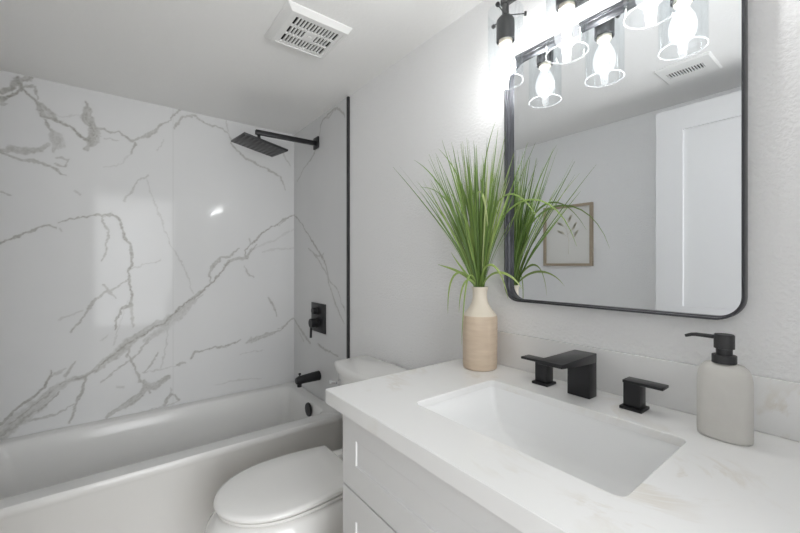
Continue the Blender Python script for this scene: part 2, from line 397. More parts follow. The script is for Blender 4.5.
# vein courses across the stone, metres on the wall; widths in millimetres
VEINS_BACK = [
    ([(-1.466, 2.058), (-1.426, 2.091), (-1.408, 2.130), (-1.403, 2.153)], [17.5, 15.4, 21.0, 7.0], 0.80),
    ([(-1.466, 2.027), (-1.436, 2.049), (-1.411, 2.067), (-1.390, 2.098), (-1.405, 2.123)], [21.0, 12.6, 10.5, 17.5, 21.0], 0.85),
    ([(-1.405, 2.135), (-1.385, 2.137), (-1.371, 2.151), (-1.357, 2.165)], [28.0, 14.0, 21.0, 10.5], 0.70),
    ([(-1.399, 2.098), (-1.378, 2.110), (-1.358, 2.118)], [14.0, 10.5, 14.0], 0.60),
    ([(-1.466, 2.007), (-1.446, 2.010)], [14.0, 3.5], 0.40),
    ([(-1.390, 2.098), (-1.361, 2.070), (-1.337, 2.042), (-1.323, 2.012), (-1.310, 1.978), (-1.271, 1.976), (-1.231, 1.958), (-1.201, 1.930), (-1.176, 1.913), (-1.142, 1.893)], [8.4, 10.5, 12.6, 21.0, 17.5, 14.0, 14.0, 10.5, 10.5, 10.5], 0.80),
    ([(-1.345, 2.119), (-1.337, 2.095), (-1.334, 2.058)], [7.0, 9.1, 4.2], 0.60),
    ([(-1.331, 2.044), (-1.310, 2.031), (-1.285, 2.007), (-1.271, 1.983)], [7.0, 9.8, 14.0, 10.5], 0.60),
    ([(-1.321, 2.025), (-1.299, 2.001), (-1.276, 1.986)], [14.0, 28.0, 14.0], 0.40),
    ([(-1.271, 1.999), (-1.242, 1.998), (-1.178, 2.016)], [5.6, 5.6, 5.6], 0.20),
    ([(-1.310, 1.963), (-1.299, 1.935), (-1.291, 1.916)], [7.0, 10.5, 7.0], 0.70),
    ([(-1.291, 1.921), (-1.273, 1.890), (-1.265, 1.856), (-1.280, 1.807)], [7.0, 35.0, 42.0, 7.0], 0.45),
    ([(-1.254, 1.884), (-1.265, 1.840)], [14.0, 21.0], 0.35),
    ([(-1.466, 1.772), (-1.429, 1.799), (-1.378, 1.789), (-1.331, 1.807), (-1.295, 1.842)], [14.0, 28.0, 28.0, 21.0, 21.0], 0.60),
    ([(-1.466, 1.768), (-1.390, 1.750), (-1.324, 1.743), (-1.269, 1.722), (-1.232, 1.699)], [7.0, 17.5, 10.5, 9.1, 5.6], 0.60),
    ([(-1.269, 1.781), (-1.242, 1.786), (-1.225, 1.776), (-1.232, 1.738), (-1.269, 1.743)], [7.0, 10.5, 12.6, 8.4, 7.0], 0.50),
    ([(-1.196, 1.624), (-1.176, 1.605)], [5.6, 8.4], 0.35),
    ([(-1.153, 2.101), (-1.142, 2.062), (-1.146, 2.012), (-1.127, 1.966), (-1.115, 1.923), (-1.130, 1.875), (-1.149, 1.850)], [7.0, 28.0, 38.5, 35.0, 38.5, 31.5, 14.0], 0.72),
    ([(-1.111, 1.946), (-1.090, 1.934)], [14.0, 3.5], 0.40),
    ([(-1.119, 1.968), (-1.076, 1.972), (-1.052, 1.958), (-1.011, 1.971), (-0.981, 1.946), (-0.952, 1.926), (-0.899, 1.963), (-0.846, 2.013), (-0.809, 2.054), (-0.761, 2.110), (-0.723, 2.165)], [7.0, 9.1, 11.2, 7.0, 10.5, 10.5, 18.2, 18.2, 7.0, 5.6, 7.0], 0.60),
    ([(-0.934, 1.920), (-0.961, 1.862)], [12.6, 7.0], 0.65),
    ([(-0.961, 1.862), (-0.990, 1.819), (-1.027, 1.777), (-1.076, 1.759)], [6.3, 6.3, 6.3, 6.3], 0.20),
    ([(-1.076, 1.922), (-1.011, 1.920)], [5.6, 5.6], 0.30),
    ([(-0.807, 1.965), (-0.831, 1.902)], [5.6, 5.6], 0.25),
    ([(-0.746, 2.055), (-0.707, 2.121), (-0.647, 2.148), (-0.585, 2.117), (-0.477, 2.105), (-0.443, 2.076), (-0.432, 2.017), (-0.339, 1.936), (-0.216, 1.893), (-0.113, 1.857), (-0.072, 1.757)], [14.0, 18.2, 12.6, 8.4, 9.8, 7.0, 7.0, 14.0, 11.2, 8.4, 4.2], 0.55),
    ([(-0.113, 2.066), (-0.077, 1.988), (-0.033, 1.938)], [4.9, 9.1, 4.2], 0.40),
    ([(-0.464, 2.164), (-0.446, 2.091)], [5.6, 5.6], 0.30),
    ([(-1.466, 1.334), (-1.416, 1.368), (-1.371, 1.395), (-1.330, 1.424), (-1.302, 1.434), (-1.272, 1.423)], [12.6, 9.8, 8.4, 6.3, 7.0, 7.0], 0.70),
    ([(-1.264, 1.450), (-1.210, 1.471), (-1.144, 1.489), (-1.100, 1.501), (-1.073, 1.492)], [5.6, 8.4, 7.0, 7.0, 7.0], 0.65),
    ([(-1.254, 1.416), (-1.250, 1.406)], [7.0, 7.0], 0.35),
    ([(-1.466, 1.581), (-1.426, 1.566)], [8.4, 4.2], 0.50),
    ([(-1.092, 1.496), (-1.040, 1.514), (-1.011, 1.482), (-0.990, 1.405), (-0.986, 1.374), (-0.965, 1.349), (-0.952, 1.291), (-0.954, 1.227), (-0.973, 1.191), (-0.965, 1.133), (-0.956, 1.058), (-0.962, 1.007), (-1.004, 0.980), (-1.027, 0.924), (-1.030, 0.881)], [7.0, 10.5, 11.2, 10.5, 12.6, 11.2, 12.6, 10.5, 11.2, 9.8, 11.2, 12.6, 11.9, 10.5, 7.0], 0.85),
    ([(-1.087, 1.491), (-1.082, 1.464), (-1.064, 1.433), (-1.058, 1.381), (-1.069, 1.340), (-1.068, 1.284), (-1.092, 1.258)], [7.0, 9.1, 10.5, 9.8, 9.8, 9.8, 5.6], 0.60),
    ([(-0.956, 1.206), (-0.908, 1.227), (-0.818, 1.262)], [5.6, 5.6, 5.6], 0.35),
    ([(-0.977, 1.143), (-1.019, 1.109), (-1.064, 1.090), (-1.112, 1.050), (-1.158, 0.963), (-1.210, 0.884)], [6.3, 7.0, 8.4, 8.4, 9.8, 7.0], 0.60),
    ([(-1.166, 0.994), (-1.215, 0.971), (-1.268, 0.953)], [5.6, 5.6, 5.6], 0.30),
    ([(-1.076, 1.126), (-1.060, 1.089), (-1.027, 1.047)], [8.4, 12.6, 8.4], 0.60),
    ([(-0.962, 1.007), (-0.956, 0.940), (-0.947, 0.881)], [7.0, 9.8, 4.9], 0.50),
    ([(-1.065, 0.844), (-1.090, 0.820)], [7.0, 7.0], 0.30),
    ([(-0.851, 1.608), (-0.818, 1.502), (-0.772, 1.362), (-0.746, 1.306), (-0.696, 1.211), (-0.650, 1.061)], [5.6, 5.6, 5.6, 5.6, 5.6, 5.6], 0.30),
    ([(-0.889, 1.742), (-0.851, 1.608)], [4.9, 4.9], 0.25),
    ([(-0.990, 1.589), (-0.963, 1.641), (-0.931, 1.702), (-0.880, 1.752)], [8.4, 8.4, 4.9, 6.3], 0.40),
    ([(-1.466, 0.467), (-1.421, 0.516), (-1.366, 0.563), (-1.318, 0.615), (-1.289, 0.666), (-1.289, 0.701)], [12.6, 9.8, 11.2, 11.2, 9.8, 4.9], 0.75),
    ([(-1.466, 0.423), (-1.390, 0.486), (-1.326, 0.538), (-1.276, 0.595), (-1.225, 0.631), (-1.158, 0.642), (-1.098, 0.680), (-1.040, 0.732), (-0.991, 0.782), (-0.888, 0.854), (-0.797, 0.899), (-0.700, 0.981), (-0.613, 1.068)], [56.0, 52.5, 52.5, 35.0, 28.0, 18.2, 23.8, 38.5, 35.0, 31.5, 35.0, 24.5, 15.4], 0.52),
    ([(-1.466, 0.404), (-1.374, 0.482), (-1.318, 0.513), (-1.254, 0.579)], [17.5, 11.2, 9.1, 7.0], 0.70),
    ([(-1.433, 0.462), (-1.364, 0.518), (-1.291, 0.587)], [8.4, 9.8, 7.0], 0.70),
    ([(-1.291, 0.673), (-1.254, 0.682), (-1.231, 0.699)], [7.0, 14.0, 7.0], 0.35),
    ([(-1.234, 0.656), (-1.215, 0.691), (-1.189, 0.731)], [15.4, 12.6, 7.0], 0.55),
    ([(-1.254, 0.625), (-1.158, 0.642), (-1.098, 0.676)], [7.0, 9.1, 8.4], 0.70),
    ([(-1.094, 0.683), (-1.039, 0.738), (-0.980, 0.788), (-0.883, 0.840), (-0.807, 0.895), (-0.727, 0.973), (-0.629, 1.048), (-0.540, 1.126), (-0.485, 1.194), (-0.449, 1.257)], [11.2, 10.5, 7.7, 7.7, 8.4, 8.4, 9.1, 11.2, 8.4, 7.0], 0.80),
    ([(-1.065, 0.714), (-1.039, 0.734), (-1.008, 0.766)], [14.0, 24.5, 14.0], 0.60),
    ([(-0.894, 0.801), (-0.797, 0.866), (-0.705, 0.947), (-0.635, 1.022)], [21.0, 35.0, 35.0, 14.0], 0.38),
    ([(-0.761, 0.892), (-0.683, 0.976), (-0.604, 1.051)], [14.0, 14.0, 7.0], 0.35),
    ([(-1.094, 0.597), (-1.027, 0.649), (-0.956, 0.697), (-0.920, 0.736), (-0.877, 0.805)], [6.3, 7.0, 8.4, 9.1, 7.0], 0.50),
    ([(-1.158, 0.630), (-1.176, 0.539), (-1.199, 0.474), (-1.216, 0.413)], [8.4, 11.9, 13.3, 7.0], 0.65),
    ([(-1.199, 0.502), (-1.268, 0.472), (-1.326, 0.459), (-1.381, 0.458)], [5.6, 7.7, 7.0, 4.9], 0.50),
    ([(-0.974, 0.729), (-0.945, 0.658), (-0.920, 0.572)], [7.0, 10.5, 16.8], 0.65),
    ([(-1.061, 0.405), (-0.992, 0.446), (-0.920, 0.489), (-0.889, 0.531), (-0.833, 0.531), (-0.781, 0.568)], [14.0, 28.0, 35.0, 38.5, 31.5, 14.0], 0.68),
    ([(-0.908, 0.575), (-0.889, 0.537), (-0.870, 0.499)], [14.0, 21.0, 14.0], 0.60),
    ([(-0.902, 0.614), (-0.858, 0.658), (-0.833, 0.724)], [7.0, 9.1, 4.9], 0.50),
    ([(-0.902, 0.614), (-0.821, 0.620), (-0.741, 0.627)], [5.6, 5.6, 5.6], 0.30),
    ([(-0.972, 0.772), (-0.979, 0.711)], [6.3, 6.3], 0.50),
    ([(-0.972, 1.035), (-1.012, 0.899), (-1.034, 0.791)], [4.2, 5.6, 4.2], 0.25),
    ([(-0.772, 0.905), (-0.792, 0.759), (-0.821, 0.629)], [5.6, 6.3, 4.2], 0.30),
    ([(-1.026, 0.559), (-0.999, 0.548)], [8.4, 8.4], 0.30),
    ([(-0.734, 0.636), (-0.715, 0.637), (-0.692, 0.634)], [10.5, 16.8, 7.0], 0.60),
    ([(-0.665, 0.659), (-0.637, 0.699), (-0.585, 0.704), (-0.521, 0.707), (-0.455, 0.710), (-0.374, 0.737)], [8.4, 9.1, 8.4, 10.5, 14.0, 6.3], 0.62),
    ([(-0.511, 0.703), (-0.458, 0.702)], [7.0, 14.0], 0.35),
    ([(-0.341, 0.713), (-0.302, 0.724), (-0.266, 0.735), (-0.191, 0.752), (-0.113, 0.769), (-0.077, 0.806), (-0.044, 0.829), (-0.009, 0.853)], [18.2, 35.0, 30.8, 22.4, 9.1, 12.6, 9.8, 9.1], 0.55),
    ([(-0.807, 0.411), (-0.767, 0.464), (-0.751, 0.450), (-0.727, 0.413)], [14.0, 10.5, 7.0, 10.5], 0.60),
    ([(-0.767, 0.501), (-0.767, 0.465)], [4.9, 10.5], 0.40),
    ([(-0.870, 0.403), (-0.807, 0.400), (-0.731, 0.409)], [5.6, 5.6, 5.6], 0.40),
    ([(-0.485, 1.194), (-0.449, 1.257), (-0.389, 1.273), (-0.338, 1.277), (-0.312, 1.331)], [10.5, 16.8, 21.0, 16.8, 10.5], 0.55),
    ([(-0.343, 1.274), (-0.347, 1.330), (-0.312, 1.371), (-0.276, 1.399), (-0.240, 1.448), (-0.132, 1.514), (-0.084, 1.555), (-0.026, 1.581)], [7.0, 7.0, 9.1, 11.2, 8.4, 7.7, 9.1, 7.0], 0.70),
    ([(-0.312, 1.371), (-0.318, 1.411)], [7.0, 7.0], 0.50),
    ([(-0.556, 1.118), (-0.563, 1.181), (-0.534, 1.233), (-0.492, 1.280), (-0.446, 1.289), (-0.389, 1.337)], [8.4, 11.2, 14.0, 14.0, 12.6, 7.0], 0.55),
    ([(-0.341, 1.277), (-0.289, 1.348), (-0.273, 1.372)], [12.6, 9.1, 4.9], 0.55),
    ([(-0.120, 1.504), (-0.070, 1.557), (-0.011, 1.590)], [4.9, 7.0, 7.0], 0.50),
    ([(-0.289, 1.340), (-0.134, 1.412), (-0.011, 1.489)], [10.5, 14.0, 10.5], 0.20),
    ([(-0.232, 1.317), (-0.114, 1.344), (0.001, 1.356)], [8.4, 10.5, 7.0], 0.22),
    ([(-0.351, 1.225), (-0.320, 1.160), (-0.296, 1.146)], [4.9, 9.1, 6.3], 0.50),
    ([(-0.191, 1.006), (-0.157, 0.946), (-0.135, 0.875)], [9.1, 10.5, 4.9], 0.55),
    ([(-0.134, 0.784), (-0.077, 0.806), (-0.026, 0.840)], [6.3, 6.3, 6.3], 0.40),
    ([(-0.378, 0.645), (-0.237, 0.651)], [5.6, 5.6], 0.25),
    ([(-0.528, 0.471), (-0.378, 0.474), (-0.237, 0.461)], [4.9, 7.0, 4.2], 0.25),
]
VEINS_SIDE = [
    ([(0.061, 1.823), (0.160, 1.882), (0.250, 1.917), (0.310, 1.937), (0.388, 1.983), (0.417, 2.051), (0.431, 2.098), (0.473, 2.132), (0.553, 2.140), (0.641, 2.146), (0.689, 2.122), (0.712, 2.100), (0.746, 2.055)], [5.6, 8.4, 5.6, 9.8, 5.6, 5.6, 7.0, 9.1, 7.0, 14.0, 10.5, 10.5, 7.0], 0.55),
    ([(0.641, 2.146), (0.579, 2.126), (0.513, 2.122)], [14.0, 10.5, 4.9], 0.40),
    ([(0.006, 1.590), (0.128, 1.524), (0.310, 1.385), (0.388, 1.326), (0.473, 1.273), (0.549, 1.147)], [8.4, 8.4, 8.4, 14.0, 9.8, 4.9], 0.65),
    ([(0.310, 1.312), (0.388, 1.288), (0.473, 1.296)], [7.0, 10.5, 5.6], 0.50),
    ([(0.250, 1.344), (0.421, 1.254), (0.525, 1.162), (0.622, 1.011), (0.732, 0.904)], [7.0, 9.8, 8.4, 9.1, 7.0], 0.50),
    ([(0.421, 1.301), (0.486, 1.249), (0.549, 1.141), (0.653, 1.086), (0.740, 0.978)], [7.0, 10.5, 6.3, 7.0, 5.6], 0.45),
    ([(-0.009, 0.851), (0.128, 0.780), (0.202, 0.743), (0.282, 0.716)], [8.4, 15.4, 21.0, 14.0], 0.55),
    ([(0.082, 0.774), (0.168, 0.711)], [7.0, 10.5], 0.30),
    ([(0.388, 0.734), (0.421, 0.722), (0.525, 0.711), (0.666, 0.700)], [7.0, 14.0, 9.8, 5.6], 0.55),
]
VEINS_FOOT = [
    ([(0.0, 1.05), (0.2, 1.2), (0.42, 1.28), (0.75, 1.6)], [12, 18, 10, 14], 0.5),
    ([(0.0, 1.9), (0.3, 1.75), (0.75, 1.85)], [8, 12, 6], 0.45),
    ([(0.2, 0.4), (0.4, 0.7), (0.42, 1.28)], [8, 10, 6], 0.4),
]

# ------------------------------------------------------------------ the room
ZC = 2.165           # ceiling
YL = -1.575          # wall opposite the vanity
XN = 2.70            # wall with the door, inside face
ZT = 0.39            # marble starts at the tub rim
struct(obj('floor', boxbm(-0.1, 6.9, -3.2, 1.6, -0.08, 0.0), M['floor']))
struct(obj('ceiling', boxbm(-0.1, XN + 0.1, YL - 0.1, 0.1, ZC, ZC + 0.08), M['ceiling']))
struct(obj('wall_right', boxbm(-0.1, XN + 0.1, 0.0, 0.1, 0.0, ZC), M['wall']))
struct(obj('wall_left', boxbm(-0.1, XN + 0.1, YL - 0.1, YL, 0.0, ZC), M['wall']))
bm = bmesh.new()
box(bm, XN, XN + 0.1, YL, -1.245, 0, ZC); box(bm, XN, XN + 0.1, -0.46, 0.0, 0, ZC); box(bm, XN, XN + 0.1, -1.245, -0.46, 2.04, ZC)
struct(obj('wall_near', bm, M['wall']))

marble_wall('wall_back', (0, YL, ZT), (0, 0 - YL, 0), (0, 0, ZC - ZT), 420, 470,
            lambda P: (P[..., 1], P[..., 2]), VEINS_BACK, seams=(-0.756,),
            back=corners(-0.1, -0.0005, YL, 0.0, 0.0, ZC))
marble_wall('wall_shower', (0.0, -0.010, ZT), (0.764, 0, 0), (0, 0, ZC - ZT), 230, 470,
            lambda P: (P[..., 0], P[..., 2]), VEINS_SIDE,
            back=corners(0.0, 0.764, -0.0098, -0.0002, ZT, ZC))
marble_wall('wall_foot', (0.0, YL + 0.010, ZT), (0.764, 0, 0), (0, 0, ZC - ZT), 60, 120,
            lambda P: (P[..., 0], P[..., 2]), VEINS_FOOT,
            back=corners(0.0, 0.764, YL + 0.0002, YL + 0.0098, ZT, ZC))
struct(obj('trim_1', boxbm(0.764, 0.779, -0.0125, 0.0, 0.0, ZC - 0.003), M['blackmatte']))
struct(obj('trim_2', boxbm(0.764, 0.779, YL, YL + 0.0125, 0.0, ZC - 0.003), M['trimpaint']))
struct(obj('baseboard_right', boxbm(0.781, 1.705, -0.012, 0.0, 0.0, 0.09), M['trimpaint'], bevel=0.003))
struct(obj('baseboard_left', boxbm(0.781, XN, YL, YL + 0.012, 0.0, 0.09), M['trimpaint'], bevel=0.003))
bm = bmesh.new()   # casing on the bedroom side of the doorway
box(bm, XN + 0.1, XN + 0.115, -1.31, -1.245, 0, 2.10); box(bm, XN + 0.1, XN + 0.115, -0.46, -0.395, 0, 2.10); box(bm, XN + 0.1, XN + 0.115, -1.245, -0.46, 2.04, 2.10)
struct(obj('trim_3', bm, M['trimpaint']))

# the bedroom beyond the door, with its own window and the added fill lamps
struct(obj('ceiling_bedroom', boxbm(XN + 0.1, 6.9, -3.2, 1.6, 2.44, 2.5), M['hall']))
struct(obj('wall_bedroom_left', boxbm(XN + 0.1, 6.9, -3.3, -3.2, 0, 2.44), M['hall']))
struct(obj('wall_bedroom_right', boxbm(XN + 0.1, 6.9, 1.6, 1.7, 0, 2.44), M['hall']))
bm = bmesh.new()
WY0, WY1, WZ0, WZ1 = -0.86, -0.54, 1.50, 2.07
box(bm, 6.9, 7.0, -3.2, WY0, 0, 2.44); box(bm, 6.9, 7.0, WY1, 1.6, 0, 2.44)
box(bm, 6.9, 7.0, WY0, WY1, 0, WZ0); box(bm, 6.9, 7.0, WY0, WY1, WZ1, 2.44)
struct(obj('wall_bedroom_far', bm, M['hall']))
bm = bmesh.new()
for a in ((WY0, WY1, WZ0, WZ0 + .03), (WY0, WY1, WZ1 - .03, WZ1), (WY0, WY0 + .03, WZ0, WZ1), (WY1 - .03, WY1, WZ0, WZ1)):
    box(bm, 6.92, 6.97, *a)
win = struct(obj('window_1', bm, M['trimpaint']))
obj('pane', boxbm(6.943, 6.947, WY0 + .03, WY1 - .03, WZ0 + .03, WZ1 - .03), M['pane'], win)
bm = bmesh.new()
for i in range(11):
    z = WZ0 + .05 + i * .045
    v = box(bm, 6.895, 6.925, WY0 + .035, WY1 - .035, z, z + .003)
obj('blind', bm, M['trimpaint'], win)

# bathroom door, swung open to stand parallel to the vanity wall
DX0, DX1, DY0, DY1 = 1.862, 2.66, -1.235, -1.200
bm = bmesh.new()
for a in ((DX0, DX0 + .114, .01, 2.012), (DX1 - .114, DX1, .01, 2.012), (DX0 + .114, DX1 - .114, 1.902, 2.012),
          (DX0 + .114, DX1 - .114, .90, 1.03), (DX0 + .114, DX1 - .114, .01, .22)):
    box(bm, a[0], a[1], DY0, DY1, a[2], a[3])
for a in ((1.03, 1.902), (.22, .90)):
    box(bm, DX0 + .114, DX1 - .114, DY0 + .012, DY1 - .012, *a)
door = struct(obj('door_1', bm, M['doorpaint'], smooth=0))
bm = bmesh.new()
lathe(bm, [(.028, -1.2), (.028, -1.192), (.011, -1.19), (.011, -1.165)], (DX0 + .06, 0, .95), 24, 'y')
tube(bm, [(DX0 + .06, -1.168, .95), (DX0 + .17, -1.168, .95)], .009)
obj('door_handle', bm, M['black'], door)

# ------------------------------------------------------------------ bathtub
TX = 0.735
tub = thing('bathtub', 'white enamel alcove bathtub below the marble panels', 'bathtub', (0.37, -0.78, 0))
x0, x1, y0, y1 = 0.0025, TX, YL + 0.0125, -0.0125
R = lambda a, b, c, d, r, z: rrect(a, b, c, d, r, z, 8, 10)
loops = [R(x0, x1 - .012, y0, y1, .006, 0.0), R(x0, x1 - .012, y0, y1, .006, .345), R(x0, x1 - .003, y0, y1, .006, .360),
         R(x0, x1, y0, y1, .008, .374), R(x0, x1 - .001, y0, y1, .008, .387), R(x0 + .002, x1 - .007, y0 + .002, y1 - .002, .01, .3945),
         R(.055, .652, -1.505, -.070, .06, .394), R(.064, .640, -1.498, -.077, .058, .390), R(.072, .630, -1.490, -.083, .056, .378),
         R(.082, .612, -1.475, -.090, .06, .32), R(.098, .590, -1.445, -.098, .07, .20), R(.118, .565, -1.41, -.110, .09, .11),
         R(.160, .525, -1.36, -.150, .09, .075), R(.26, .42, -1.2, -.3, .06, .07)]
bm = bmesh.new(); loft(bm, loops, True, True)
obj('tub_shell', bm, M['acrylic'], tub, smooth=50)
bm = bmesh.new()
lathe(bm, [(.0, -.088), (.034, -.0885), (.041, -.092), (.041, -.099), (.038, -.103), (.0, -.104)], (.445, 0, .351), 32, 'y', close=False)
obj('overflow_cover', bm, M['black'], tub)['label'] = 'round black overflow cover'
bm = bmesh.new(); lathe(bm, [(0, .0705), (.034, .0715), (.03, .077), (0, .078)], (.34, -.32, 0), 28, close=False)
obj('drain', bm, M['black'], tub)

# ------------------------------------------------------------------ shower fittings
sh = thing('rain_shower', 'square matte black rain shower head on a straight wall arm', 'shower', (0.36, -0.0105, 2.005))
obj('wall_flange', boxbm(.346, .416, -.022, -.0105, 1.970, 2.042), M['black'], sh, bevel=.003)
bm = bmesh.new()
loft(bm, [[(a + s, y, 1.990), (a + s + .026, y, 1.990), (a + s + .026, y, 2.016), (a + s, y, 2.016)] for a, y, s in ((.367, -.020, 0), (.347, -.385, 0))], True, True)
obj('shower_arm', bm, M['black'], sh, bevel=.003)
hc = Vector((.357, -.362, 1.926))
rot = Matrix.Rotation(.046, 4, 'Z') @ Matrix.Rotation(-.181, 4, 'X') @ Matrix.Rotation(.088, 4, 'Y')
def tilted(bm):
    bmesh.ops.transform(bm, matrix=Matrix.Translation(hc) @ rot, verts=bm.verts[:]); return bm
bm = bmesh.new(); tube(bm, [(.359, -.365, 1.995), (.359, -.365, 1.96), (.358, -.363, 1.935)], [.011, .015, .017], 16)
obj('swivel_joint', bm, M['black'], sh)
plate = obj('spray_plate', tilted(boxbm(-.126, .126, -.126, .126, -.003, .009)), M['black'], sh, bevel=.003)
bm = bmesh.new()
for i in range(10):
    y = -.108 + i * .024
    box(bm, -.112, .112, y - .0042, y + .0042, -.0048, -.003)
obj('nozzle_strip', tilted(bm), M['greyhead'], plate)['label'] = 'rows of grey rubber nozzles'

va = thing('shower_valve', 'square matte black shower valve plate with two control knobs', 'shower valve', (.41, -.0105, .90))
obj('valve_plate', boxbm(.310, .510, -.018, -.0105, .808, .990), M['black'], va, bevel=.002)
bm = bmesh.new(); lathe(bm, [(.026, -.018), (.026, -.026), (.021, -.028), (.021, -.052), (.019, -.054)], (.406, 0, .944), 28, 'y')
obj('diverter_knob', bm, M['black'], va)
bm = bmesh.new(); lathe(bm, [(.034, -.018), (.034, -.030), (.029, -.032), (.029, -.066), (.027, -.068)], (.406, 0, .868), 28, 'y')
k = obj('temperature_knob', bm, M['black'], va)
bm = bmesh.new(); tube(bm, [(.406, -.058, .868), (.406, -.062, .835), (.406, -.064, .778)], .0075, 12)
obj('lever', bm, M['black'], k)

sp = thing('tub_spout', 'matte black tub filler spout below the shower valve', 'spout', (.385, -.0105, .535))
bm = bmesh.new()
lp = []
for t, hw, zc, hh in ((0, .030, .535, .030), (.3, .0285, .534, .0285), (.7, .025, .531, .026), (.92, .022, .528, .025), (1.0, .017, .527, .019)):
    y = -.0108 - .150 * t
    lp.append([(.412 + hw * math.cos(2 * PI * i / 24), y, zc + hh * math.sin(2 * PI * i / 24)) for i in range(24)])
loft(bm, lp, True, True)
obj('spout_body', bm, M['black'], sp, smooth=50)
bm = bmesh.new(); lathe(bm, [(.014, .489), (.014, .505), (.017, .512)], (.412, -.140, 0), 20)
obj('outlet', bm, M['black'], sp)
bm = bmesh.new(); lathe(bm, [(.004, .548), (.004, .562), (.008, .563), (.008, .570), (.006, .572)], (.412, -.138, 0), 16)
obj('diverter_pull', bm, M['black'], sp)

# ------------------------------------------------------------------ toilet
TC = 1.215
to = thing('toilet', 'white two piece toilet with closed lid between tub and vanity', 'toilet', (TC, -.45, 0))
def egg(hw, yb, yf, z, hb=None, n=56, ym=None):
    """elongated outline: half width hw, straight back edge at yb (half width hb), rounded front at yf"""
    hb = hw * .9 if hb is None else hb
    ym = yb + (yf - yb) * .50 if ym is None else ym
    P = []
    m = n // 2
    for i in range(m + 1):
        a = PI * i / m                         # right side to left side round the front
        P.append((TC + hw * math.cos(a), ym + (yf - ym) * math.sin(a) ** .92, z))
    s = (n - m - 1)
    h = s // 2
    left = [(-(hw + (hb - hw) * ((i + 1) / (h)) ** 2), ym + (yb - ym) * (i + 1) / h) for i in range(h)]
    r = s - h
    right = [((hb + (hw - hb) * (1 - (1 - i / r) ** 2)), yb + (ym - yb) * i / r) for i in range(r)]
    P += [(TC + x, y, z) for x, y in left] + [(TC + x, y, z) for x, y in right]
    return P
def ell(hx, hy, cy, z, n=56):
    return [(TC + hx * math.cos(-2 * PI * i / n), cy + hy * math.sin(-2 * PI * i / n), z) for i in range(n)]
bm = bmesh.new()
E = lambda hw, yb, yf, z: egg(hw, yb, yf, z, hw * .92)
loft(bm, [E(.128, -.20, -.655, 0), E(.130, -.20, -.665, .02), E(.130, -.20, -.665, .06), E(.146, -.20, -.715, .14), E(.176, -.19, -.770, .23),
          E(.198, -.18, -.800, .31), E(.198, -.175, -.792, .345), E(.187, -.17, -.768, .372), E(.178, -.175, -.752, .383), E(.165, -.18, -.735, .385)], True, True)
obj('bowl', bm, M['porcelain'], to, smooth=60)
bm = bmesh.new()
loft(bm, [egg(.164, -.29, -.730, .386, .146), egg(.165, -.29, -.732, .3925, .147), egg(.182, -.27, -.758, .3945, .16), egg(.184, -.27, -.761, .398, .16), egg(.183, -.27, -.759, .405, .16), egg(.170, -.28, -.742, .4065, .152)], True, True)
obj('seat', bm, M['seat'], to, smooth=60)
bm = bmesh.new()
loft(bm, [egg(.164, -.290, -.732, .4065, .146), egg(.166, -.289, -.735, .4115, .147), egg(.186, -.285, -.766, .413, .158), egg(.1875, -.285, -.769, .420, .159), egg(.184, -.287, -.764, .427, .156),
          egg(.174, -.293, -.750, .431, .148), egg(.10, -.36, -.66, .4325, .09)], True, True)
obj('lid', bm, M['seat'], to, smooth=60)
for s in (-1, 1):
    obj('hinge', boxbm(TC + s * .075 - .022, TC + s * .075 + .022, -.283, -.245, .388, .422), M['seat'], to, bevel=.006)
def tank_loop(hw, yb, yf, bow, z, n=14):
    P = [(TC + hw, yb, z), (TC + hw, (yb + yf) / 2, z)]
    for i in range(n + 1):
        u = 1 - 2 * i / n
        P.append((TC + hw * u * (1 - .02 * (abs(u) > .99)), yf - bow * (1 - u * u), z))
    P += [(TC - hw, (yb + yf) / 2, z), (TC - hw, yb, z)]
    for i in range(1, 6): P.append((TC - hw + 2 * hw * i / 6, yb, z))
    return P
bm = bmesh.new()
loft(bm, [tank_loop(.185, -.022, -.165, .020, .386), tank_loop(.195, -.020, -.172, .024, .42), tank_loop(.212, -.018, -.188, .032, .60), tank_loop(.218, -.016, -.192, .036, .738)], True, True)
obj('tank', bm, M['porcelain'], to, bevel=.008, smooth=40)
bm = bmesh.new()
loft(bm, [tank_loop(.224, -.016, -.196, .040, .739), tank_loop(.232, -.014, -.204, .044, .745), tank_loop(.233, -.014, -.205, .044, .764), tank_loop(.228, -.017, -.200, .043, .776), tank_loop(.215, -.026, -.188, .040, .780)], True, True)
obj('tank_lid', bm, M['porcelain'], to, smooth=50)
bm = bmesh.new()
lathe(bm, [(.012, -.195), (.012, -.222), (.009, -.224)], (TC - .165, 0, .692), 18, 'y')
tube(bm, [(TC - .165, -.224, .692), (TC - .185, -.230, .690), (TC - .212, -.233, .685)], [.006, .006, .008], 10)
obj('flush_lever', bm, M['chrome'], to)['label'] = 'chrome flush lever'
for s in (-1, 1):
    bm = bmesh.new(); lathe(bm, [(.014, .0), (.014, .018), (.010, .028), (.004, .031)], (TC + s * .125, -.33, .0), 16); obj('bolt_cap', bm, M['seat'], to)

